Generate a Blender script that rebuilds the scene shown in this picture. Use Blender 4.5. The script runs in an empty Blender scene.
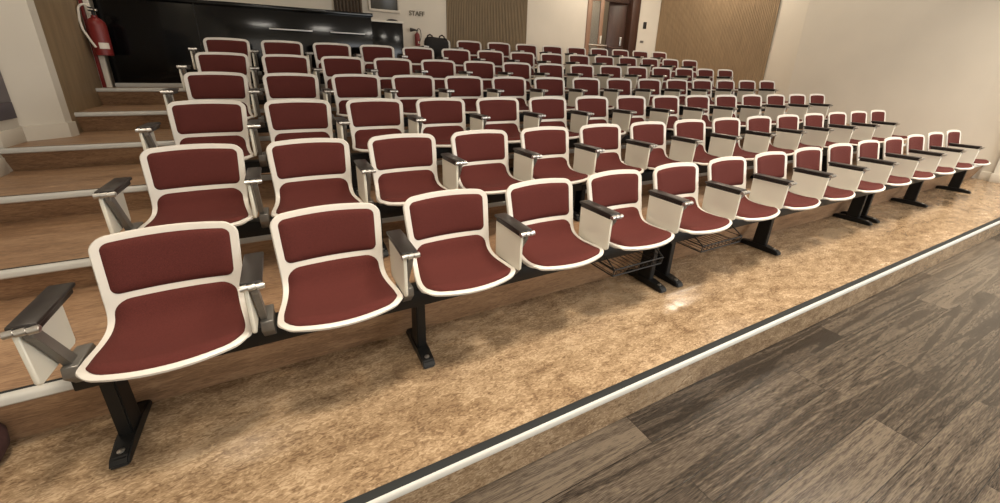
import bpy, bmesh, math, random
from mathutils import Vector, Matrix
random.seed(4)
C = bpy.context.scene
COL = C.collection

# ------------------------------------------------------------------ camera
cd = bpy.data.cameras.new('camera'); cam = bpy.data.objects.new('camera', cd); COL.objects.link(cam)
RIGHT = Vector((0.8840785, -0.46690883, 0.02003368)); FWD = Vector((0.44750567, 0.8334265, -0.32425137))
FWD.normalize(); RIGHT = (RIGHT - FWD * RIGHT.dot(FWD)).normalized(); UP = RIGHT.cross(FWD)
m = Matrix((RIGHT, UP, -FWD)).transposed().to_4x4(); m.translation = (0.434, -1.823, 1.355)
cam.matrix_world = m
cd.sensor_width = 36; cd.sensor_fit = 'HORIZONTAL'; cd.lens = 36 * 402.7 / 1000
cd.shift_y = -(251.5 - 209.9) / 1000
cd.clip_start = 0.02; cd.clip_end = 100
C.camera = cam

# ------------------------------------------------------------------ world, exposure, lights
C.view_settings.view_transform = 'Standard'; C.view_settings.look = 'None'
C.view_settings.gamma = 1; C.view_settings.use_curve_mapping = False
C.view_settings.exposure = 0.0
w = bpy.data.worlds.new('world'); C.world = w; w.use_nodes = True
w.node_tree.nodes['Background'].inputs[0].default_value = (1.0, .93, .84, 1)
w.node_tree.nodes['Background'].inputs[1].default_value = 0.03

def area(name, loc, size, power, color, rot=(0, 0, 0), spread=180):
    l = bpy.data.lights.new(name, 'AREA'); l.shape = 'RECTANGLE'; l.size, l.size_y = size
    l.energy = power; l.color = color; l.spread = math.radians(spread)
    o = bpy.data.objects.new(name, l); COL.objects.link(o); o.location = loc; o.rotation_euler = rot
    return o
WARM = (1.0, .86, .68); COOL = (.92, .96, 1.0)
PI = math.pi
CEIL = 4.3
for x, y, p in [(-.75, 4.4, 12), (-1.0, 1.3, 30), (.6, -1.1, 44), (3.0, -1.1, 60), (5.8, -1.0, 62), (8.0, -.8, 52), (2.6, 3.4, 4), (5.8, 3.6, 6), (9.05, 4.3, 75), (7.0, 5.9, 42), (3.6, 5.9, 16), (7.9, 1.9, 26)]:  # unseen overhead lamps; those over aisle, side wall and rear wall added for brightness
    area('unseen_ceiling_lamp', (x, y, CEIL - .03), (.5, .5), p, WARM, spread=96 if y < 0 else 180)
for x, p in [(.5, 62), (3.6, 88), (6.8, 100)]:  # unseen front row, placed and powered to brighten the platform face
    area('unseen_ceiling_lamp', (x, -3.7, CEIL - .03), (.9, .3), p, (1, .93, .82))
area('unseen_front_light', (7.0, -5.4, 1.7), (4.0, 2.4), 175, COOL, (PI / 2, 0, 0))  # unseen area light for front-right daylight; the front wall has no opening
area('unseen_front_light', (1.0, -5.4, 1.7), (3.0, 2.2), 40, (1, .95, .88), (PI / 2, 0, 0))  # added front light for the seat faces; no window is built

# ------------------------------------------------------------------ materials
def mat(name, color, rough=.5, metal=0., spec=.5, noise=None, bump=None, coat=0):
    """noise=(scale, amount, (sx,sy,sz)) mottles the base colour; bump=(scale, strength)"""
    mt = bpy.data.materials.new(name); mt.use_nodes = True; nt = mt.node_tree; b = nt.nodes['Principled BSDF']
    b.inputs['Base Color'].default_value = (*color, 1); b.inputs['Roughness'].default_value = rough
    b.inputs['Metallic'].default_value = metal; b.inputs['Specular IOR Level'].default_value = spec
    b.inputs['Coat Weight'].default_value = coat
    tc = nt.nodes.new('ShaderNodeTexCoord')
    if noise:
        mp = nt.nodes.new('ShaderNodeMapping'); mp.inputs['Scale'].default_value = noise[2]
        n = nt.nodes.new('ShaderNodeTexNoise'); n.inputs['Scale'].default_value = noise[0]; n.inputs['Detail'].default_value = 6
        r = nt.nodes.new('ShaderNodeValToRGB')
        a = noise[1]
        r.color_ramp.elements[0].position = .3; r.color_ramp.elements[1].position = .7
        r.color_ramp.elements[0].color = (*[c * (1 - a) for c in color], 1)
        r.color_ramp.elements[1].color = (*[min(1, c * (1 + a)) for c in color], 1)
        nt.links.new(tc.outputs['Object'], mp.inputs[0]); nt.links.new(mp.outputs[0], n.inputs['Vector'])
        nt.links.new(n.outputs[0], r.inputs[0]); nt.links.new(r.outputs[0], b.inputs['Base Color'])
    if bump:
        n = nt.nodes.new('ShaderNodeTexNoise'); n.inputs['Scale'].default_value = bump[0]; n.inputs['Detail'].default_value = 3
        bp = nt.nodes.new('ShaderNodeBump'); bp.inputs['Strength'].default_value = bump[1]; bp.inputs['Distance'].default_value = .002
        nt.links.new(tc.outputs['Object'], n.inputs['Vector']); nt.links.new(n.outputs[0], bp.inputs['Height'])
        nt.links.new(bp.outputs[0], b.inputs['Normal'])
    return mt

def ramp_node(nt, stops):
    r = nt.nodes.new('ShaderNodeValToRGB'); e = r.color_ramp.elements
    e[0].position = stops[0][0]; e[0].color = (*stops[0][1], 1); e[1].position = stops[-1][0]; e[1].color = (*stops[-1][1], 1)
    for p, c in stops[1:-1]:
        q = e.new(p); q.color = (*c, 1)
    return r

def cork_mat(name, stops, rough, fine=70., patch=2.2, stretch=(.45, 1.6, 1.6)):
    """marbled sheet flooring: long patches running with the rows plus fine flecks"""
    mt = bpy.data.materials.new(name); mt.use_nodes = True; nt = mt.node_tree; b = nt.nodes['Principled BSDF']; L = nt.links.new
    tc = nt.nodes.new('ShaderNodeTexCoord'); mp = nt.nodes.new('ShaderNodeMapping'); mp.inputs['Scale'].default_value = stretch
    L(tc.outputs['Object'], mp.inputs[0])
    a = nt.nodes.new('ShaderNodeTexNoise'); a.inputs['Scale'].default_value = patch; a.inputs['Detail'].default_value = 8; a.inputs['Roughness'].default_value = .65; a.inputs['Distortion'].default_value = .8
    f = nt.nodes.new('ShaderNodeTexNoise'); f.inputs['Scale'].default_value = fine; f.inputs['Detail'].default_value = 4; f.inputs['Distortion'].default_value = 1.5
    g = nt.nodes.new('ShaderNodeTexNoise'); g.inputs['Scale'].default_value = fine * .22; g.inputs['Detail'].default_value = 5
    L(mp.outputs[0], a.inputs['Vector']); L(mp.outputs[0], f.inputs['Vector']); L(mp.outputs[0], g.inputs['Vector'])
    m1 = nt.nodes.new('ShaderNodeMath'); m1.operation = 'MULTIPLY_ADD'; m1.inputs[1].default_value = .46; L(f.outputs[0], m1.inputs[0])
    m2 = nt.nodes.new('ShaderNodeMath'); m2.operation = 'MULTIPLY_ADD'; m2.inputs[1].default_value = .26; L(g.outputs[0], m2.inputs[0])
    m3 = nt.nodes.new('ShaderNodeMath'); m3.operation = 'MULTIPLY'; m3.inputs[1].default_value = .28; L(a.outputs[0], m3.inputs[0])
    L(m3.outputs[0], m2.inputs[2]); L(m2.outputs[0], m1.inputs[2])
    r = ramp_node(nt, stops); L(m1.outputs[0], r.inputs[0]); L(r.outputs[0], b.inputs['Base Color'])
    rr = nt.nodes.new('ShaderNodeMapRange'); rr.inputs['From Min'].default_value = .3; rr.inputs['From Max'].default_value = .7
    rr.inputs['To Min'].default_value = rough - .08; rr.inputs['To Max'].default_value = rough + .12
    L(a.outputs[0], rr.inputs[0]); L(rr.outputs[0], b.inputs['Roughness'])
    bp = nt.nodes.new('ShaderNodeBump'); bp.inputs['Strength'].default_value = .25; bp.inputs['Distance'].default_value = .003
    L(g.outputs[0], bp.inputs['Height']); L(bp.outputs[0], b.inputs['Normal'])
    b.inputs['Specular IOR Level'].default_value = .45
    return mt

def plank_mat(name, dark, mid, light, rough):
    mt = bpy.data.materials.new(name); mt.use_nodes = True; nt = mt.node_tree; b = nt.nodes['Principled BSDF']; L = nt.links.new
    tc = nt.nodes.new('ShaderNodeTexCoord')
    br = nt.nodes.new('ShaderNodeTexBrick'); br.inputs['Scale'].default_value = 1; br.inputs['Brick Width'].default_value = 1.7
    br.inputs['Row Height'].default_value = .19; br.inputs['Mortar Size'].default_value = .0016; br.inputs['Mortar Smooth'].default_value = .3
    br.inputs['Color1'].default_value = (0, 0, 0, 1); br.inputs['Color2'].default_value = (1, 1, 1, 1); br.inputs['Mortar'].default_value = (0, 0, 0, 1)
    br.inputs['Bias'].default_value = 0; br.offset = .37
    L(tc.outputs['Object'], br.inputs['Vector'])
    # shift the grain per plank
    vm = nt.nodes.new('ShaderNodeVectorMath'); vm.operation = 'MULTIPLY_ADD'; vm.inputs[1].default_value = (7, 3, 5); L(br.outputs['Color'], vm.inputs[0]); L(tc.outputs['Object'], vm.inputs[2])
    mp = nt.nodes.new('ShaderNodeMapping'); mp.inputs['Scale'].default_value = (.30, 5.5, 1); L(vm.outputs[0], mp.inputs[0])
    n = nt.nodes.new('ShaderNodeTexNoise'); n.inputs['Scale'].default_value = 1.5; n.inputs['Detail'].default_value = 3; n.inputs['Distortion'].default_value = .9
    L(mp.outputs[0], n.inputs['Vector'])
    rings = nt.nodes.new('ShaderNodeMath'); rings.operation = 'MULTIPLY'; rings.inputs[1].default_value = 42.; L(n.outputs[0], rings.inputs[0])
    fr = nt.nodes.new('ShaderNodeMath'); fr.operation = 'SINE'; L(rings.outputs[0], fr.inputs[0])
    fine = nt.nodes.new('ShaderNodeTexNoise'); fine.inputs['Scale'].default_value = 75; fine.inputs['Detail'].default_value = 5; L(mp.outputs[0], fine.inputs['Vector'])
    s = nt.nodes.new('ShaderNodeMath'); s.operation = 'MULTIPLY_ADD'; s.inputs[1].default_value = .10; L(fr.outputs[0], s.inputs[0]); L(fine.outputs[0], s.inputs[2])
    s2 = nt.nodes.new('ShaderNodeMath'); s2.operation = 'MULTIPLY_ADD'; s2.inputs[1].default_value = .30; L(br.outputs['Color'], s2.inputs[0]); L(s.outputs[0], s2.inputs[2])
    r = ramp_node(nt, [(.44, dark), (.62, mid), (.88, light)]); L(s2.outputs[0], r.inputs[0])
    mx = nt.nodes.new('ShaderNodeMix'); mx.data_type = 'RGBA'; mx.inputs[7].default_value = (dark[0] * .4, dark[1] * .4, dark[2] * .4, 1)
    L(br.outputs['Fac'], mx.inputs[0]); L(r.outputs[0], mx.inputs[6]); L(mx.outputs[2], b.inputs['Base Color'])
    b.inputs['Roughness'].default_value = rough; b.inputs['Specular IOR Level'].default_value = .45
    bp = nt.nodes.new('ShaderNodeBump'); bp.inputs['Strength'].default_value = .3; bp.inputs['Distance'].default_value = .002
    L(s.outputs[0], bp.inputs['Height']); L(bp.outputs[0], b.inputs['Normal'])
    return mt

M = {}
M['shell'] = mat('white_plastic', (.60, .57, .525), .4)
M['panel'] = mat('cream_laminate', (.72, .70, .61), .4)
M['fabric'] = mat('maroon_wool', (.080, .0180, .0150), .9, spec=.2, noise=(260, .16, (1, 1, 1)), bump=(500, .5))
M['black'] = mat('black_metal', (.005, .005, .005), .45, spec=.3)
M['armtop'] = mat('black_armrest', (.014, .011, .010), .38)
M['grey'] = mat('grey_steel', (.20, .19, .175), .45, metal=.6)
M['chrome'] = mat('chrome', (.55, .54, .52), .32, metal=1)
M['platform'] = cork_mat('marbled_platform_floor', [(.40, (.145, .092, .053)), (.5, (.275, .19, .113)), (.60, (.43, .32, .208))], .20, fine=62, stretch=(.6, 1.3, 1.3))
M['tread'] = cork_mat('brown_tread_floor', [(.38, (.17, .098, .055)), (.5, (.28, .17, .098)), (.62, (.40, .26, .155))], .42, fine=40, stretch=(.4, 2.0, 2.0))
M['plank'] = plank_mat('weathered_oak_planks', (.016, .012, .009), (.048, .037, .028), (.12, .096, .072), .22)
M['wall'] = mat('off_white_plaster', (.63, .59, .515), .8, noise=(1.2, .04, (1, 1, 1)))
M['ceiling'] = mat('ceiling_paint', (.7, .66, .6), .9)
M['base'] = mat('white_baseboard', (.64, .60, .52), .5)
M['nosing'] = mat('pale_aluminium', (.50, .50, .475), .45, metal=.1)
M['grip'] = mat('dark_grip_strip', (.022, .024, .025), .75, spec=.2)
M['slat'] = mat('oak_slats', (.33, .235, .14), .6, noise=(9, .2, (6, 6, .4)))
M['slatdim'] = mat('dimmed_oak_slats', (.20, .145, .08), .6, noise=(9, .2, (6, 6, .4)))  # same oak, darkened in colour for the dimmer light on the back wall
M['slatback'] = mat('dark_slat_gap', (.05, .034, .02), .8)
M['woodwall'] = mat('brown_wood_wall', (.28, .20, .115), .55, noise=(4, .18, (8, 3, .5)))
M['gloss'] = mat('gloss_black', (.003, .0033, .0036), .13, spec=.3)
M['pale_strip'] = mat('pale_strip_finish', (.6, .6, .6), .4, metal=.3)
M['red'] = mat('signal_red', (.18, .014, .013), .42)
M['white'] = mat('white_paint', (.72, .68, .6), .45)
M['rubber'] = mat('black_rubber', (.015, .013, .012), .6)
M['darkwood'] = mat('dark_brown_wood', (.050, .020, .012), .45, noise=(5, .25, (6, 6, .6)))
M['framewood'] = mat('pinkish_door_frame', (.27, .16, .105), .45, noise=(5, .15, (6, 6, .6)))
M['corridor'] = mat('corridor_wall', (.42, .37, .30), .8)
M['letter'] = mat('olive_letters', (.12, .10, .06), .5)
M['olive'] = mat('olive_dark_glass', (.035, .03, .016), .3)
M['greyblue'] = mat('grey_violet_board', (.16, .145, .16), .6)
M['greyblue2'] = mat('dark_violet_board', (.075, .065, .085), .6)
M['cloth'] = mat('black_cloth', (.012, .010, .010), .9, bump=(40, .6))
M['copper'] = mat('copper_cap', (.5, .28, .18), .35, metal=.7)
g = bpy.data.materials.new('door_glass'); g.use_nodes = True; gb = g.node_tree.nodes['Principled BSDF']
gb.inputs['Base Color'].default_value = (.8, .82, .8, 1); gb.inputs['Transmission Weight'].default_value = .9; gb.inputs['Roughness'].default_value = .1
M['glass'] = g

# ------------------------------------------------------------------ mesh helpers
class MB:
    def __init__(s): s.bm = bmesh.new(); s.smooth = False
    def box(s, lo, hi, bev=0., rot=None, seg=2):
        c = [(lo[i] + hi[i]) / 2 for i in range(3)]; d = [abs(hi[i] - lo[i]) for i in range(3)]
        r = bmesh.ops.create_cube(s.bm, size=1); vs = r['verts']
        bmesh.ops.scale(s.bm, vec=d, verts=vs)
        if bev:
            es = list({e for v in vs for e in v.link_edges})
            rr = bmesh.ops.bevel(s.bm, geom=es, offset=bev, segments=seg, affect='EDGES', profile=.5)
            vs = list({v for f in rr['faces'] for v in f.verts} | {v for v in vs if v.is_valid})
        if rot is not None: bmesh.ops.rotate(s.bm, verts=vs, cent=(0, 0, 0), matrix=rot)
        bmesh.ops.translate(s.bm, verts=vs, vec=c)
        return s
    def tube(s, pts, r, n=10, caps=True, rr=None):
        pts = [Vector(p) for p in pts]; rings = []; up = Vector((0, 0, 1))
        prev = None
        for i, p in enumerate(pts):
            a = pts[max(0, i - 1)]; b = pts[min(len(pts) - 1, i + 1)]; t = (b - a).normalized()
            if prev is None:
                x = t.cross(up) if abs(t.dot(up)) < .95 else t.cross(Vector((1, 0, 0)))
            else:
                x = prev - t * prev.dot(t)
            x.normalize(); y = t.cross(x); prev = x
            q = rr[i] if rr else r
            rings.append([s.bm.verts.new(p + x * (q * math.cos(2 * PI * k / n)) + y * (q * math.sin(2 * PI * k / n))) for k in range(n)])
        for a, b in zip(rings, rings[1:]):
            for k in range(n): s.bm.faces.new((a[k], a[(k + 1) % n], b[(k + 1) % n], b[k]))
        if caps: s.bm.faces.new(rings[0][::-1]); s.bm.faces.new(rings[-1])
        return s
    def prism(s, poly, a, b, axis='x'):
        """extrude a 2-D polygon along an axis from a to b"""
        def P(u, v, t): return {'x': (t, u, v), 'y': (u, t, v), 'z': (u, v, t)}[axis]
        A = [s.bm.verts.new(P(u, v, a)) for u, v in poly]; B = [s.bm.verts.new(P(u, v, b)) for u, v in poly]
        n = len(poly)
        s.bm.faces.new(A); s.bm.faces.new(B[::-1])
        for i in range(n): s.bm.faces.new((A[i], B[i], B[(i + 1) % n], A[(i + 1) % n]))
        return s
    def lathe(s, prof, c, n=24, axis=None):
        """prof: (radius, height) about a vertical axis through c"""
        rings = []
        for r, h in prof:
            rings.append([s.bm.verts.new((c[0] + r * math.cos(2 * PI * k / n), c[1] + r * math.sin(2 * PI * k / n), c[2] + h)) for k in range(n)])
        for a, b in zip(rings, rings[1:]):
            for k in range(n): s.bm.faces.new((a[k], a[(k + 1) % n], b[(k + 1) % n], b[k]))
        s.bm.faces.new(rings[0][::-1]); s.bm.faces.new(rings[-1])
        return s
    def build(s, name, material, parent=None, smooth=None, sub=0):
        bmesh.ops.recalc_face_normals(s.bm, faces=s.bm.faces)
        me = bpy.data.meshes.new(name); s.bm.to_mesh(me); s.bm.free()
        me.materials.append(material)
        if smooth is None: smooth = True
        if smooth:
            for p in me.polygons: p.use_smooth = True
            me.set_sharp_from_angle(angle=math.radians(38))
        o = bpy.data.objects.new(name, me); COL.objects.link(o)
        if parent: o.parent = parent
        if sub:
            md = o.modifiers.new('sub', 'SUBSURF'); md.levels = sub; md.render_levels = sub
        return o

def empty(name, loc=(0, 0, 0), rz=0, parent=None):
    o = bpy.data.objects.new(name, None); COL.objects.link(o); o.location = loc; o.rotation_euler = (0, 0, rz)
    o.empty_display_size = .05
    if parent: o.parent = parent
    return o
def tag(o, label=None, cat=None, group=None, kind=None):
    if label: o['label'] = label
    if cat: o['category'] = cat
    if group: o['group'] = group
    if kind: o['kind'] = kind
    return o
def copy_tree(o, parent=None):
    c = o.copy(); COL.objects.link(c)
    if parent: c.parent = parent
    for ch in list(o.children): copy_tree(ch, c)
    return c
def struct(o): o['kind'] = 'structure'; return o

# ------------------------------------------------------------------ the setting
XL, XR = -1.37, 9.42
ZLOW = -.195
TY = lambda k: -.045 + .789 * (k - 1)        # nose of tier k
TZ = lambda k: .247 + .173 * (k - 1)
YB = 6.5
PY = -.804                                     # platform nose

struct(MB().box((-4, -5.6, ZLOW - .1), (11.5, PY + .3, ZLOW)).build('floor', M['plank'], smooth=False))
struct(MB().prism([(PY + .015, ZLOW), (PY + .015, -.004), (PY + .022, 0), (.3, 0), (.3, ZLOW)], -4, XR + .2).build('floor_platform', M['platform'], smooth=False))
for k in range(1, 7):
    y, z = TY(k), TZ(k); zb = 0 if k == 1 else TZ(k - 1)
    y2 = TY(k + 1) + .2 if k < 6 else YB + 3
    poly = [(y + .10, zb - .02), (y + .012, z - .03), (y + .012, z), (y2, z), (y2, zb - .02)]
    struct(MB().prism(poly, XL - .3, XR + .3).build('floor_tier', M['tread'], smooth=False))

def nosing(name, y, z, mt, w=.022, h=.034, x0=XL, x1=XR):
    pts = [(y + w, z + .003), (y + .012, z + .004), (y + .004, z + .001), (y - .002, z - .008), (y - .002, z - h + .006), (y + .003, z - h), (y + .014, z - h)]
    pts += [(y + .014, z - .002), (y + w, z - .001)]
    return struct(MB().prism(pts, x0, x1).build(name, mt))
n = 1
nosing('trim_%d' % n, PY, 0, M['nosing'], w=.008, h=.032, x0=-4); n += 1
struct(MB().box((-4, PY + .008, -.002), (XR, PY + .043, .004), .0012).build('trim_%d' % n, M['grip'])); n += 1
for k in range(1, 7):
    nosing('trim_%d' % n, TY(k), TZ(k), M['nosing'], w=.028, h=.034); n += 1
    struct(MB().box((XL, TY(k) + .028, TZ(k) - .002), (XR, TY(k) + .042, TZ(k) + .0035)).build('trim_%d' % n, M['grip'], smooth=False)); n += 1

# walls
struct(MB().box((XL - .2, -5.6, ZLOW), (XL, 2.95, CEIL)).build('wall_left', M['wall'], smooth=False))
struct(MB().prism([(XL - .1, 2.70), (XL, 2.70), (-1.165, 2.875), (-1.155, 2.97), (XL - .1, 2.97)], TZ(4) - .3, CEIL, 'z').build('wall_pilaster', M['wall'], smooth=False))
struct(MB().prism([(XL - .1, 2.66), (XL + .012, 2.675), (-1.150, 2.86), (-1.137, 2.98), (XL - .1, 2.98)], TZ(4), TZ(4) + .115, 'z').build('baseboard_pilaster', M['base'], smooth=False))
for k, y0, y1 in [(4, TY(4) + .02, 2.68), (3, TY(3), TY(4) + .0), (2, TY(2), TY(3)), (1, TY(1), TY(2))]:
    struct(MB().box((XL, y0 + .01, TZ(k)), (XL + .02, y1, TZ(k) + .115), .003).build('baseboard_left', M['base']))
# brown wooden wall behind the pilaster
struct(MB().prism([(-1.3, 2.97), (-1.165, 2.97), (-1.225, 4.17), (-1.6, 4.17)], TZ(4) - .2, CEIL, 'z').build('wall_left_panelled', M['woodwall'], smooth=False))
struct(MB().box((-3.5, 4.15, .5), (-1.215, 6.6, CEIL)).build('wall_left_rear', M['wall'], smooth=False))
struct(MB().box((-4, -5.6, CEIL), (11.5, 8.6, CEIL + .1)).build('ceiling', M['ceiling'], smooth=False))
# back wall with the door opening
DX0, DX1, DZ1 = 7.12, 8.78, 3.35
bw = MB()
bw.box((-3.5, YB, .5), (DX0, YB + .15, CEIL)); bw.box((DX1, YB, .5), (XR + .3, YB + .15, CEIL)); bw.box((DX0, YB, DZ1), (DX1, YB + .15, CEIL))
struct(bw.build('wall_back', M['wall'], smooth=False))
# right wall: flat front stretch, slightly angled light bay, slatted bay
struct(MB().prism([(9.35, -.16), (9.40, -.16), (9.42, 0.2), (9.44, 2.9), (9.56, 3.46), (9.52, 6.7), (9.9, 6.7), (9.9, -.16)], ZLOW, CEIL, 'z').build('wall_right', M['wall'], smooth=False))
struct(MB().box((9.33, -5.6, ZLOW), (9.9, -.16, CEIL)).build('wall_right_front', M['wall'], smooth=False))
struct(MB().box((9.31, -3.5, 0), (9.33, -.15, .12), .003).build('baseboard_right', M['base']))
struct(MB().box((9.385, -.148, 0), (9.42, TY(1) + .02, .12), .003).build('baseboard_right', M['base']))
struct(MB().box((-4, -5.7, ZLOW), (11.5, -5.55, CEIL)).build('wall_front', M['wall'], smooth=False))

def slats(name, origin, direction, length, z0, z1, pitch=.036, wdt=.024, depth=.02):
    """row of vertical slats with a dark backing; direction is the unit vector along the wall, slats stand out to its left"""
    root = empty(name, origin, math.atan2(direction[1], direction[0]))
    MB().box((0, -.006, z0), (length, .0, z1)).build('backing', M['slatback'], root, smooth=False)
    s = MB(); k = 0
    while k * pitch + wdt < length:
        s.box((k * pitch, -.006 - depth, z0), (k * pitch + wdt, -.006, z1)); k += 1
    s.build('slats', M['slat' if direction[1] else 'slatdim'], root, smooth=False)
    return root
tag(slats('slat_panel', (3.60, YB, 0), (1, 0), 1.86, TZ(6), CEIL), 'narrow oak slat wall panel on the back wall between two cream stretches', 'wall panel', 'oak slat wall panels')
tag(slats('slat_panel', (9.52, YB - .02, 0), (0.013, -1.), 2.98, TZ(5) - .4, CEIL), 'wide oak slat wall panel on the right side wall beside the rear rows', 'wall panel', 'oak slat wall panels')

# ------------------------------------------------------------------ seats
PROF = [(.000, .790), (-.006, .760), (-.020, .690), (-.036, .620), (-.050, .570), (-.066, .530), (-.092, .492), (-.130, .464),
        (-.185, .447), (-.250, .441), (-.310, .446), (-.355, .452), (-.390, .452), (-.407, .444)]
def catmull(P, n=12):
    out = []
    for i in range(len(P) - 1):
        p0 = P[max(0, i - 1)]; p1 = P[i]; p2 = P[i + 1]; p3 = P[min(len(P) - 1, i + 2)]
        for j in range(n):
            t = j / n
            out.append(tuple(.5 * ((2 * b) + (-a + c) * t + (2 * a - 5 * b + 4 * c - d) * t * t + (-a + 3 * b - 3 * c + d) * t ** 3) for a, b, c, d in zip(p0, p1, p2, p3)))
    out.append(P[-1]); return out
CP = catmull(PROF); ARC = [0.]
for a, b in zip(CP, CP[1:]): ARC.append(ARC[-1] + math.hypot(a[0] - b[0], a[1] - b[1]))
TOT = ARC[-1]
def prof(s):
    s = max(0, min(TOT, s)); i = 0
    while i < len(ARC) - 2 and ARC[i + 1] < s: i += 1
    t = (s - ARC[i]) / (ARC[i + 1] - ARC[i]); a, b = CP[i], CP[i + 1]
    y, z = a[0] + (b[0] - a[0]) * t, a[1] + (b[1] - a[1]) * t
    return y, z
def smoothstep(a, b, x):
    t = max(0, min(1, (x - a) / (b - a))); return t * t * (3 - 2 * t)
def HW(s):   # half width of the shell along the profile
    top = .216 - .010 * smoothstep(.02, .30, s)
    return top + (.232 - .206) * smoothstep(.30, .52, s)
def surf(u, s):
    """u in metres across, s metres along the profile -> point on the shell's upper face"""
    q = u / .22
    y, z = prof(s)
    back = 1 - smoothstep(.20, .36, s); seat = smoothstep(.28, .50, s); front = smoothstep(.45, TOT, s); top = 1 - smoothstep(0, .10, s)
    y += -.030 * q * q * back
    z += .013 * (1 - q * q) * top - .013 * top
    z += .014 * q * q * seat * (1 - front * .7)
    y += .055 * q * q * front
    return Vector((u, y, z))
def normal(u, s):
    e = .004
    a = surf(u + e, s) - surf(u - e, s); b = surf(u, min(TOT, s + e)) - surf(u, max(0, s - e))
    return b.cross(a).normalized() * -1 if b.cross(a).z < 0 and s > .35 else (b.cross(a).normalized() if b.cross(a).y < 0 or b.cross(a).z > 0 else -b.cross(a).normalized())
def rounded_rows(s0, s1, rad, n_mid, n_c=6):
    rows = []
    for i in range(n_c + 1): a = PI / 2 * i / n_c; rows.append((s0 + rad * (1 - math.cos(a)), rad * (1 - math.sin(a))))
    for i in range(1, n_mid): rows.append((s0 + rad + (s1 - s0 - 2 * rad) * i / n_mid, 0))
    for i in range(n_c + 1): a = PI / 2 * (1 - i / n_c); rows.append((s1 - rad * (1 - math.cos(a)), rad * (1 - math.sin(a))))
    return rows
def sheet(s0, s1, inset, rad, n_mid, M_=14, thick=.012, raise_=0., dome=0., lip=0.):
    """closed slab following the shell surface; raise_ lifts the upper face, dome rounds a cushion, lip turns the rim down"""
    bm = bmesh.new(); rows = rounded_rows(s0, s1, rad, n_mid)
    us = [math.sin(PI / 2 * (2 * j / M_ - 1)) * .55 + (2 * j / M_ - 1) * .45 for j in range(M_ + 1)]
    T, B = [], []
    for (s, cut) in rows:
        w_ = HW(s) - inset - cut; rt, rb = [], []
        for q in us:
            u = q * w_; p = surf(u, s); nn = normal(u, s)
            d = min(w_ - abs(u) + cut * .4, s - s0, s1 - s)       # distance to the rim
            h = raise_ + (dome * (1 - math.exp(-max(0, d) / .012)) if dome else 0)
            low = lip * math.exp(-max(0, d) / .006) if lip else 0
            rt.append(bm.verts.new(p + nn * (h - low * .15))); rb.append(bm.verts.new(p + nn * (-thick - low)))
        T.append(rt); B.append(rb)
    R_, Q = len(T), len(us)
    for i in range(R_ - 1):
        for j in range(Q - 1):
            bm.faces.new((T[i][j], T[i][j + 1], T[i + 1][j + 1], T[i + 1][j]))
            bm.faces.new((B[i][j], B[i + 1][j], B[i + 1][j + 1], B[i][j + 1]))
    loopT = [T[0][j] for j in range(Q)] + [T[i][-1] for i in range(1, R_)] + [T[-1][j] for j in range(Q - 2, -1, -1)] + [T[i][0] for i in range(R_ - 2, 0, -1)]
    loopB = [B[0][j] for j in range(Q)] + [B[i][-1] for i in range(1, R_)] + [B[-1][j] for j in range(Q - 2, -1, -1)] + [B[i][0] for i in range(R_ - 2, 0, -1)]
    nL = len(loopT); mid = []
    for i in range(nL):
        a, b = loopT[i].co, loopB[i].co; c = (a + b) / 2
        t = (loopT[(i + 1) % nL].co - loopT[i - 1].co); nrm = (b - a).cross(t)
        if nrm.length > 1e-9: nrm.normalize()
        c += nrm * (-.003 if not dome else -.002); mid.append(bm.verts.new(c))
    for i in range(nL):
        k = (i + 1) % nL
        bm.faces.new((loopT[i], mid[i], mid[k], loopT[k])); bm.faces.new((mid[i], loopB[i], loopB[k], mid[k]))
    o = MB(); o.bm.free(); o.bm = bm; return o

PAD0 = .026; PAD_SPLIT = .232
def make_seat():
    r = empty('auditorium_seat')
    sh = sheet(0, TOT, 0, .045, 26, thick=.009, lip=.008).build('seat_shell', M['shell'], r)
    sheet(PAD0, .216, .026, .024, 10, thick=.001, raise_=.002, dome=.011).build('back_pad', M['fabric'], r)
    sheet(.243, TOT - .020, .022, .050, 18, thick=.001, raise_=.002, dome=.015).build('seat_pad', M['fabric'], r)
    # carrier bracket under the shell
    b = MB(); b.prism([(-.06, .50), (-.10, .458), (-.17, .43), (-.30, .428), (-.30, .415), (-.20, .405), (-.20, .385), (-.10, .385), (-.07, .43), (-.045, .49)], -.05, .05)
    b.build('seat_carrier', M['black'], r)
    # armrest on the seat's left side
    ax = -.286
    a = MB(); a.box((ax - .034, -.352, .648), (ax + .034, -.090, .664), .006); a.box((ax - .026, -.340, .628), (ax + .026, -.10, .650), .004)
    arm = a.build('armrest', M['armtop'], r)
    c = MB()
    for x0, x1 in [(-.034, -.013), (-.009, .012), (.016, .038)]: c.tube([(ax + x0, -.362, .646), (ax + x1, -.360, .648)], .0115, 12)
    c.tube([(ax - .034, -.360, .648), (ax + .040, -.360, .648)], .008, 10)
    c.build('hinge_pin', M['chrome'], arm)
    p = MB(); p.prism([(-.098, .632), (-.352, .632), (-.344, .462), (-.332, .450), (-.110, .442), (-.098, .454)], ax - .026, ax - .012)
    bmesh.ops.bevel(p.bm, geom=list(p.bm.edges), offset=.003, segments=1, affect='EDGES')
    p.build('side_panel', M['panel'], r)
    k = MB(); k.prism([(-.350, .640), (-.315, .632), (-.185, .432), (-.155, .40), (-.18, .375), (-.215, .41), (-.325, .590), (-.350, .615)], ax - .006, ax + .016)
    k.prism([(-.25, .44), (-.12, .44), (-.10, .40), (-.10, .345), (-.20, .345), (-.255, .40)], ax - .008, ax + .036)
    bmesh.ops.bevel(k.bm, geom=list(k.bm.edges), offset=.003, segments=1, affect='EDGES')
    k.build('arm_bracket', M['grey'], r)
    return r
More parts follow.
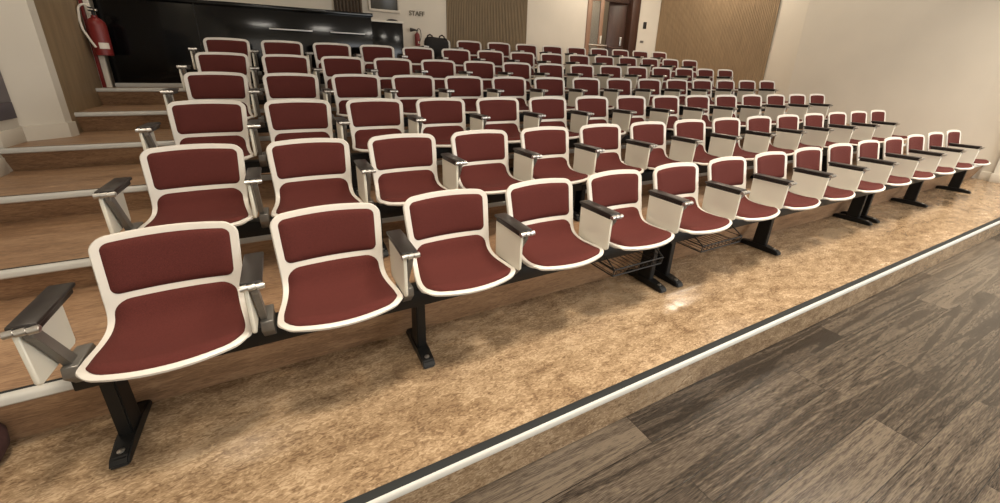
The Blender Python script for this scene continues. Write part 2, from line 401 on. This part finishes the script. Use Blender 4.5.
ORD = ['', 'first', 'second', 'third', 'fourth', 'fifth', 'sixth', 'seventh', 'eighth']
ROWN = ['front', 'second', 'third', 'fourth', 'fifth', 'sixth', 'rearmost']
def place_word(i, n):
    if i == 0: return 'leftmost'
    if i == n - 1: return 'rightmost'
    if i == n // 2 and n % 2: return 'middle one'
    return (ORD[i + 1] + ' from left') if i < n / 2 else (ORD[n - i] + ' from right')
# small shifts read off the photograph (benches are not set out perfectly)
proto = make_seat(); used = False
SP, RD, RH = .55, .789, .173
for k in range(7):
    idx = range(15) if k < 6 else range(5, 15)
    for i in idx:
        o = proto if not used else copy_tree(proto)
        used = True
        o.location = (SP * i, RD * k - {(0, 0): .015, (0, 1): .008}.get((k, i), 0), RH * k)
        nn = len(idx); pw = place_word(i - idx[0], nn)
        look = 'white shell seat with maroon pads'
        tag(o, '%s, %s in the %s row' % (look, pw, ROWN[k]), 'seat', 'seats of the %s row' % ROWN[k])

# ------------------------------------------------------------------ bench beams with feet
def make_beam(x0, x1, legs, lift):
    r = empty('seat_beam')
    MB().box((x0, -.205, .305), (x1, -.115, .390), .006).build('beam', M['black'], r)
    for lx in legs:
        lg = MB(); zt = .35
        lg.prism([(-.175, zt), (-.085, zt), (-.060, lift + .02), (-.165, lift + .02)], lx - .022, lx + .022)
        bmesh.ops.bevel(lg.bm, geom=list(lg.bm.edges), offset=.005, segments=2, affect='EDGES')
        leg = lg.build('leg', M['black'], r)
        f = MB(); f.prism([(-.275, lift), (-.283, lift + .012), (-.262, lift + .034), (-.18, lift + .046), (-.06, lift + .046), (.03, lift + .034), (.045, lift + .012), (.038, lift)], lx - .029, lx + .029)
        bmesh.ops.bevel(f.bm, geom=list(f.bm.edges), offset=.006, segments=2, affect='EDGES')
        f.build('foot', M['black'], leg)
        MB().lathe([(.012, 0), (.012, .004), (.007, .007)], (lx, -.235, lift + .036), 12).build('bolt', M['chrome'], leg)
    return r
WHICH = ['left', 'middle', 'right']
for k in range(7):
    for mdl in range(3):
        if k == 6 and mdl == 0: continue
        a = mdl * 5; x0 = SP * a - .29; x1 = SP * (a + 4) + .26
        if k == 0:
            x0, x1, legs = [(-.31, 2.53, (-.24, .90, 2.50)), (2.58, 5.46, (2.66, 3.82, 5.40)), (5.47, 8.12, (5.55, 6.73, 8.08))][mdl]
        else: legs = (x0 + .05, x0 + 1.17, x1 - .05)
        b = make_beam(x0, x1, legs, 0 if k == 0 else .076)
        b.location = (0, RD * k, RH * k)
        tag(b, 'black steel beam on footed legs under the %s seats of the %s row' % (WHICH[mdl], ROWN[k]), 'seat beam', 'beams carrying the seats')

# wire baskets hanging under two front row seats
def basket(x0, x1, label):
    r = empty('wire_basket', ((x0 + x1) / 2, -.15, .235)); h = (x1 - x0) / 2
    f = MB(); q = .0045
    for z, ya, yb in [(.0, -.13, .07), (.045, -.14, .08)]:
        f.tube([(-h, ya, z), (h, ya, z), (h, yb, z), (-h, yb, z), (-h, ya, z)], q, 6)
    for x in (-h, h):
        f.tube([(x, .0, .13), (x, -.14, .045), (x, -.13, 0)], q, 6); f.tube([(x, .0, .13), (x, .08, .045), (x, .07, 0)], q, 6)
    f.build('basket_frame', M['rubber'], r)
    w_ = MB()
    for j in range(11):
        x = -h + 2 * h * (j + .5) / 11
        w_.tube([(x, -.14, .045), (x, -.13, 0), (x, .07, 0), (x, .08, .045)], .0022, 6)
    w_.build('basket_wires', M['rubber'], r)
    tag(r, label, 'basket', 'wire baskets under the front row')
basket(2.02, 2.42, 'black wire book basket under the fifth front-row seat from the left')
basket(2.80, 3.22, 'black wire book basket under the sixth front-row seat from the left')

# ------------------------------------------------------------------ black control desk parapet behind the left seats
BZ = TZ(6)
d = empty('control_desk', (0, 4.2, BZ))
MB().box((-1.125, 0, .045), (1.66, .45, .90), .004).build('desk_front', M['gloss'], d)
MB().box((-1.125, -.012, 0), (1.66, .40, .045), .003).build('plinth', M['nosing'], d)
MB().box((-1.13, -.03, .90), (1.68, .48, .94), .006).build('desk_top', M['gloss'], d)
MB().box((-.28, -.002, .05), (-.272, .01, .90)).build('joint', M['black'], d)
for x0, x1 in [(.44, .92), (1.13, 1.56)]:  # pale horizontal strips on the desk front, built as raised bars
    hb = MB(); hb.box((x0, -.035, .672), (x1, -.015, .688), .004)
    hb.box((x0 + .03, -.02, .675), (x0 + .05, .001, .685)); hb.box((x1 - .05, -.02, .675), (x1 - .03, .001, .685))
    hb.build('pale_strip', M['pale_strip'], d)
tag(d, 'long glossy black control desk behind the left end of the rear row', 'desk')
d2 = empty('control_desk', (0, 4.75, BZ))
MB().box((1.70, 0, 0), (2.23, .4, .90), .004).build('desk_front', M['gloss'], d2)
MB().box((1.69, -.02, .90), (2.24, .42, .925), .004).build('desk_top', M['white'], d2)
tag(d2, 'short black desk section with a pale top set back beside the long one', 'desk')
t = MB(); t.lathe([(.085, 0), (.09, .012), (.06, .03), (.02, .036)], (0, 0, 0), 20); o = t.build('desk_lamp_base', M['rubber']); o.name = 'round_dish'
o.location = (2.10, 4.85, BZ + .926); tag(o, 'small dark round dish lying on the pale desk top', 'dish')
# olive dark window and dark curtain on the back wall behind the desk
wn = empty('window_1', (0, YB, 0)); MB().box((2.13, -.03, 2.40), (2.62, .0, 3.7), .004).build('window_pane', M['olive'], wn)
fr = MB()
for lo, hi in [((2.09, -.045, 2.36), (2.66, -.0, 2.40)), ((2.09, -.045, 3.7), (2.66, 0, 3.74)), ((2.09, -.045, 2.40), (2.13, 0, 3.7)), ((2.62, -.045, 2.40), (2.66, 0, 3.7))]: fr.box(lo, hi, .003)
fr.build('window_frame', M['wall'], wn); struct(wn)
cu = MB(); pts = []
N_ = 40
for j in range(N_ + 1): pts.append((1.50 + .48 * j / N_, YB - .06 + .025 * math.sin(j * 1.3)))
poly = pts + [(x, y + .012) for x, y in reversed(pts)]
cu.prism(poly, 2.20, 3.9, 'z'); o = cu.build('curtain', mat('brown_curtain', (.10, .075, .055), .9)); tag(o, 'dark brown curtain hanging on the back wall beside the olive window', 'curtain')

# ------------------------------------------------------------------ posts and fire extinguisher at the left of the desk
def post(name, x, wdt, y, mt, label, z1=CEIL):
    r = MB().box((x - wdt / 2, y - .02, BZ), (x + wdt / 2, y + .02, z1), .004).build(name, mt); tag(r, label, 'post')
post('white_post', -1.155, .045, 4.13, M['white'], 'white vertical post beside the black desk behind the extinguisher')
post('red_post', -1.198, .032, 4.14, M['red'], 'red vertical post between the brown wooden wall and white post')

def extinguisher(loc, s, label, hose_left=True):
    r = empty('fire_extinguisher', loc)
    b = MB(); b.lathe([(.055 * s, 0), (.078 * s, .006 * s), (.08 * s, .03 * s), (.08 * s, .30 * s), (.074 * s, .335 * s), (.05 * s, .365 * s), (.026 * s, .38 * s), (.026 * s, .40 * s)], (0, 0, 0), 28); b.build('cylinder', M['red'], r)
    lb = MB(); n = 10
    pr = [((.0806 * s) * math.sin(a), -(.0806 * s) * math.cos(a)) for a in [(-.55 + 1.1 * j / n) + .5 for j in range(n + 1)]]
    pin = [((.079 * s) * math.sin(a), -(.079 * s) * math.cos(a)) for a in [(-.55 + 1.1 * j / n) + .5 for j in range(n + 1)]]
    lb.prism(pr + pin[::-1], .07 * s, .13 * s, 'z'); lb.build('paper_label', M['white'], r)
    v = MB(); v.tube([(0, 0, .40 * s), (0, 0, .435 * s)], .016 * s, 12); v.box((-.02 * s, -.07 * s, .435 * s), (.02 * s, .03 * s, .447 * s), .002); v.box((-.012 * s, -.085 * s, .465 * s), (.012 * s, .02 * s, .474 * s), .002)
    v.build('valve', M['rubber'], r)
    MB().lathe([(.014 * s, 0), (.016 * s, .004), (.010 * s, .02 * s)], (.03 * s, -.02 * s, .44 * s), 14).build('gauge', M['chrome'], r)
    pts = []
    sgn = -1 if hose_left else 1
    for a in range(0, 13):
        t = a / 12; ang = PI * t
        pts.append((sgn * (.055 * s - .055 * s * math.cos(ang)) * .95, -.03 * s * t, .43 * s + .07 * s * math.sin(ang)))
    pts += [(sgn * .112 * s, -.045 * s, .34 * s), (sgn * .10 * s, -.065 * s, .25 * s), (sgn * .06 * s, -.084 * s, .15 * s), (sgn * .03 * s, -.09 * s, .08 * s)]
    MB().tube(pts, .011 * s, 10).build('hose', M['white'] if hose_left else M['rubber'], r)
    if not hose_left: MB().tube([(-.03 * s, -.03 * s, .45 * s), (-.10 * s, -.04 * s, .455 * s), (-.22 * s, -.05 * s, .45 * s)], 0, 12, rr=[.02 * s, .035 * s, .06 * s]).build('discharge_horn', M['rubber'], r)
    bk = MB(); bk.box((-.03 * s, .06 * s, .12 * s), (.03 * s, .10 * s, .32 * s), .003); bk.build('wall_bracket', M['red'], r)
    tag(r, label, 'fire extinguisher', 'fire extinguishers')
    return r
e1 = extinguisher((-1.10, 4.03, 1.43), .95, 'large red fire extinguisher with pale hose hung on the white post')
e2 = extinguisher((2.96, YB - .08, 1.80), .62, 'small red fire extinguisher on the cream back wall below the lettering', False)

# lettering on the back wall
tx = bpy.data.curves.new('lettering', 'FONT'); tx.body = 'STAFF'; tx.size = .115; tx.extrude = .006; tx.offset = .002
tmp = bpy.data.objects.new('tmp', tx); COL.objects.link(tmp)
bpy.context.view_layer.update()
me = bpy.data.meshes.new_from_object(tmp.evaluated_get(bpy.context.evaluated_depsgraph_get())); bpy.data.objects.remove(tmp)
me.materials.clear(); me.materials.append(M['letter'])
o = bpy.data.objects.new('wall_lettering', me); COL.objects.link(o); o.location = (2.84, YB - .007, 2.345); o.rotation_euler = (PI / 2, 0, 0)
tag(o, 'dark olive lettering on the cream back wall above the extinguisher', 'lettering')
# small switches
def plate(x, z, w_, h_, mt, label, name='light_switch'):
    r = MB().box((x - w_ / 2, YB - .02, z - h_ / 2), (x + w_ / 2, YB, z + h_ / 2), .004).build(name, mt); tag(r, label, 'switch', 'fittings beside the door')
plate(9.02, 2.56, .10, .16, M['rubber'], 'dark oval switch high on cream strip right of the door')
plate(8.98, 2.17, .11, .05, M['grey'], 'small grey socket low on cream strip right of the door', 'wall_socket')

# ------------------------------------------------------------------ double door in the back wall
dz0 = BZ
fr = MB()
fr.box((DX0, YB - .03, dz0), (DX0 + .10, YB + .17, DZ1), .004); fr.box((DX0, YB - .03, DZ1 - .10), (DX1, YB + .17, DZ1), .004)
struct(fr.build('trim_%d' % n, M['framewood'])); n += 1
struct(MB().box((DX1 - .26, YB - .03, dz0), (DX1, YB + .17, DZ1 - .10), .004).build('trim_%d' % n, M['darkwood'])); n += 1
lf = empty('door_1', (DX0 + .10, YB + .05, 0)); struct(lf)
L_ = MB(); L_.box((0, -.02, dz0), (.07, .02, DZ1 - .1), .003); L_.box((.33, -.02, dz0), (.44, .02, DZ1 - .1), .003); L_.box((.07, -.02, dz0), (.33, .02, dz0 + .25), .003); L_.box((.07, -.02, DZ1 - .35), (.33, .02, DZ1 - .1), .003)
L_.build('door_leaf', M['framewood'], lf)
MB().box((.07, -.006, dz0 + .25), (.33, .006, DZ1 - .35)).build('glass_pane', M['glass'], lf)
hb = MB(); hb.tube([(.0, -.07, 2.02), (.56, -.07, 2.02)], .02, 10); hb.box((.02, -.07, 2.0), (.05, -.02, 2.04)); hb.box((.38, -.07, 2.0), (.41, -.02, 2.04)); hb.build('push_bar', M['chrome'], lf)
MB().box((.37, -.05, 2.06), (.41, -.02, 2.24), .004).build('door_handle', M['white'], lf)
l2 = empty('door_2', (DX1 - .28, YB + .16, 0), math.radians(168)); struct(l2)
MB().box((0, -.02, dz0), (.50, .02, DZ1 - .3), .004).build('door_leaf', M['darkwood'], l2)
h2 = MB(); h2.tube([(.06, .07, 2.0), (.46, .07, 2.0)], .018, 10); h2.box((.08, .02, 1.98), (.11, .07, 2.02)); h2.box((.42, .02, 1.98), (.45, .07, 2.02)); h2.build('push_bar', M['darkwood'], l2)
MB().box((.08, .02, 2.05), (.13, .05, 2.25), .004).build('door_handle', M['chrome'], l2)
cr = MB(); cr.box((6.4, 8.2, .9), (11, 8.3, CEIL)); cr.box((6.3, YB + .15, .9), (6.4, 8.2, CEIL)); cr.box((11, YB + .15, .9), (11.1, 8.2, CEIL))
struct(cr.build('wall_corridor', M['corridor'], smooth=False))
struct(MB().box((DX0 + .56, YB + .10, DZ1 - .32), (DX1 - .26, YB + .14, DZ1 - .24)).build('trim_%d' % n, M['darkwood'], smooth=False)); n += 1
area('corridor_lamp', (8.0, 7.4, CEIL - .05), (.5, .5), 25, WARM)

# ------------------------------------------------------------------ black bag on the rear row's first seat
bx, by, bz = SP * 5 - .01, RD * 6, RH * 6
bag = empty('black_bag', (bx - .075, by - .13, bz + .575))
bm_ = MB(); rings = []
prof_ = [(-.12, .150, .05), (-.06, .175, .075), (.02, .185, .085), (.10, .185, .08), (.165, .18, .065), (.195, .165, .045), (.205, .14, .02)]
n_ = 28
for h, a, b in prof_:
    ring = []
    for j in range(n_):
        t = 2 * PI * j / n_; c_, s_ = math.cos(t), math.sin(t); e_ = .55
        wob = 1 + .05 * math.sin(3 * t + h * 20)
        ring.append(bm_.bm.verts.new((1.02 * a * wob * math.copysign(abs(c_) ** e_, c_), -.09 + b * wob * math.copysign(abs(s_) ** e_, s_), h + (.022 * math.sin(t * 3 + 1) if h > .15 else 0))))
    rings.append(ring)
for a, b in zip(rings, rings[1:]):
    for j in range(n_): bm_.bm.faces.new((a[j], a[(j + 1) % n_], b[(j + 1) % n_], b[j]))
bm_.bm.faces.new(rings[0][::-1]); bm_.bm.faces.new(rings[-1])
bm_.build('bag_body', M['cloth'], bag)
for sx in (-.10, .09):
    MB().tube([(sx - .05, -.10, .18), (sx - .035, -.11, .235), (sx, -.115, .25), (sx + .035, -.11, .235), (sx + .05, -.10, .18)], .011, 8).build('carry_handle', M['cloth'], bag)
tag(bag, 'black soft bag standing on the first seat of the rearmost row', 'bag')

# ------------------------------------------------------------------ board on the left wall, dark round thing at the left edge
pb = empty('wall_board', (XL, 2.0, 0))
MB().box((0, -.9, 1.07), (.02, .66, 2.1), .002).build('board_top', M['greyblue'], pb)
MB().box((0, -.9, .95), (.021, .66, 1.068), .002).build('board_base', M['greyblue2'], pb)
tag(pb, 'grey violet board on the left wall with a darker lower band', 'board')
o = MB(); o.lathe([(.03, 0), (.085, .01), (.11, .05), (.115, .10), (.10, .15), (.06, .18), (.02, .19)], (0, 0, 0), 28)
o = o.build('round_cushion', mat('dark_maroon_cloth', (.05, .018, .016), .85, bump=(60, .4))); o.location = (-.70, -.06, 0)
tag(o, 'dark maroon round cushion on the platform at the left edge', 'cushion')
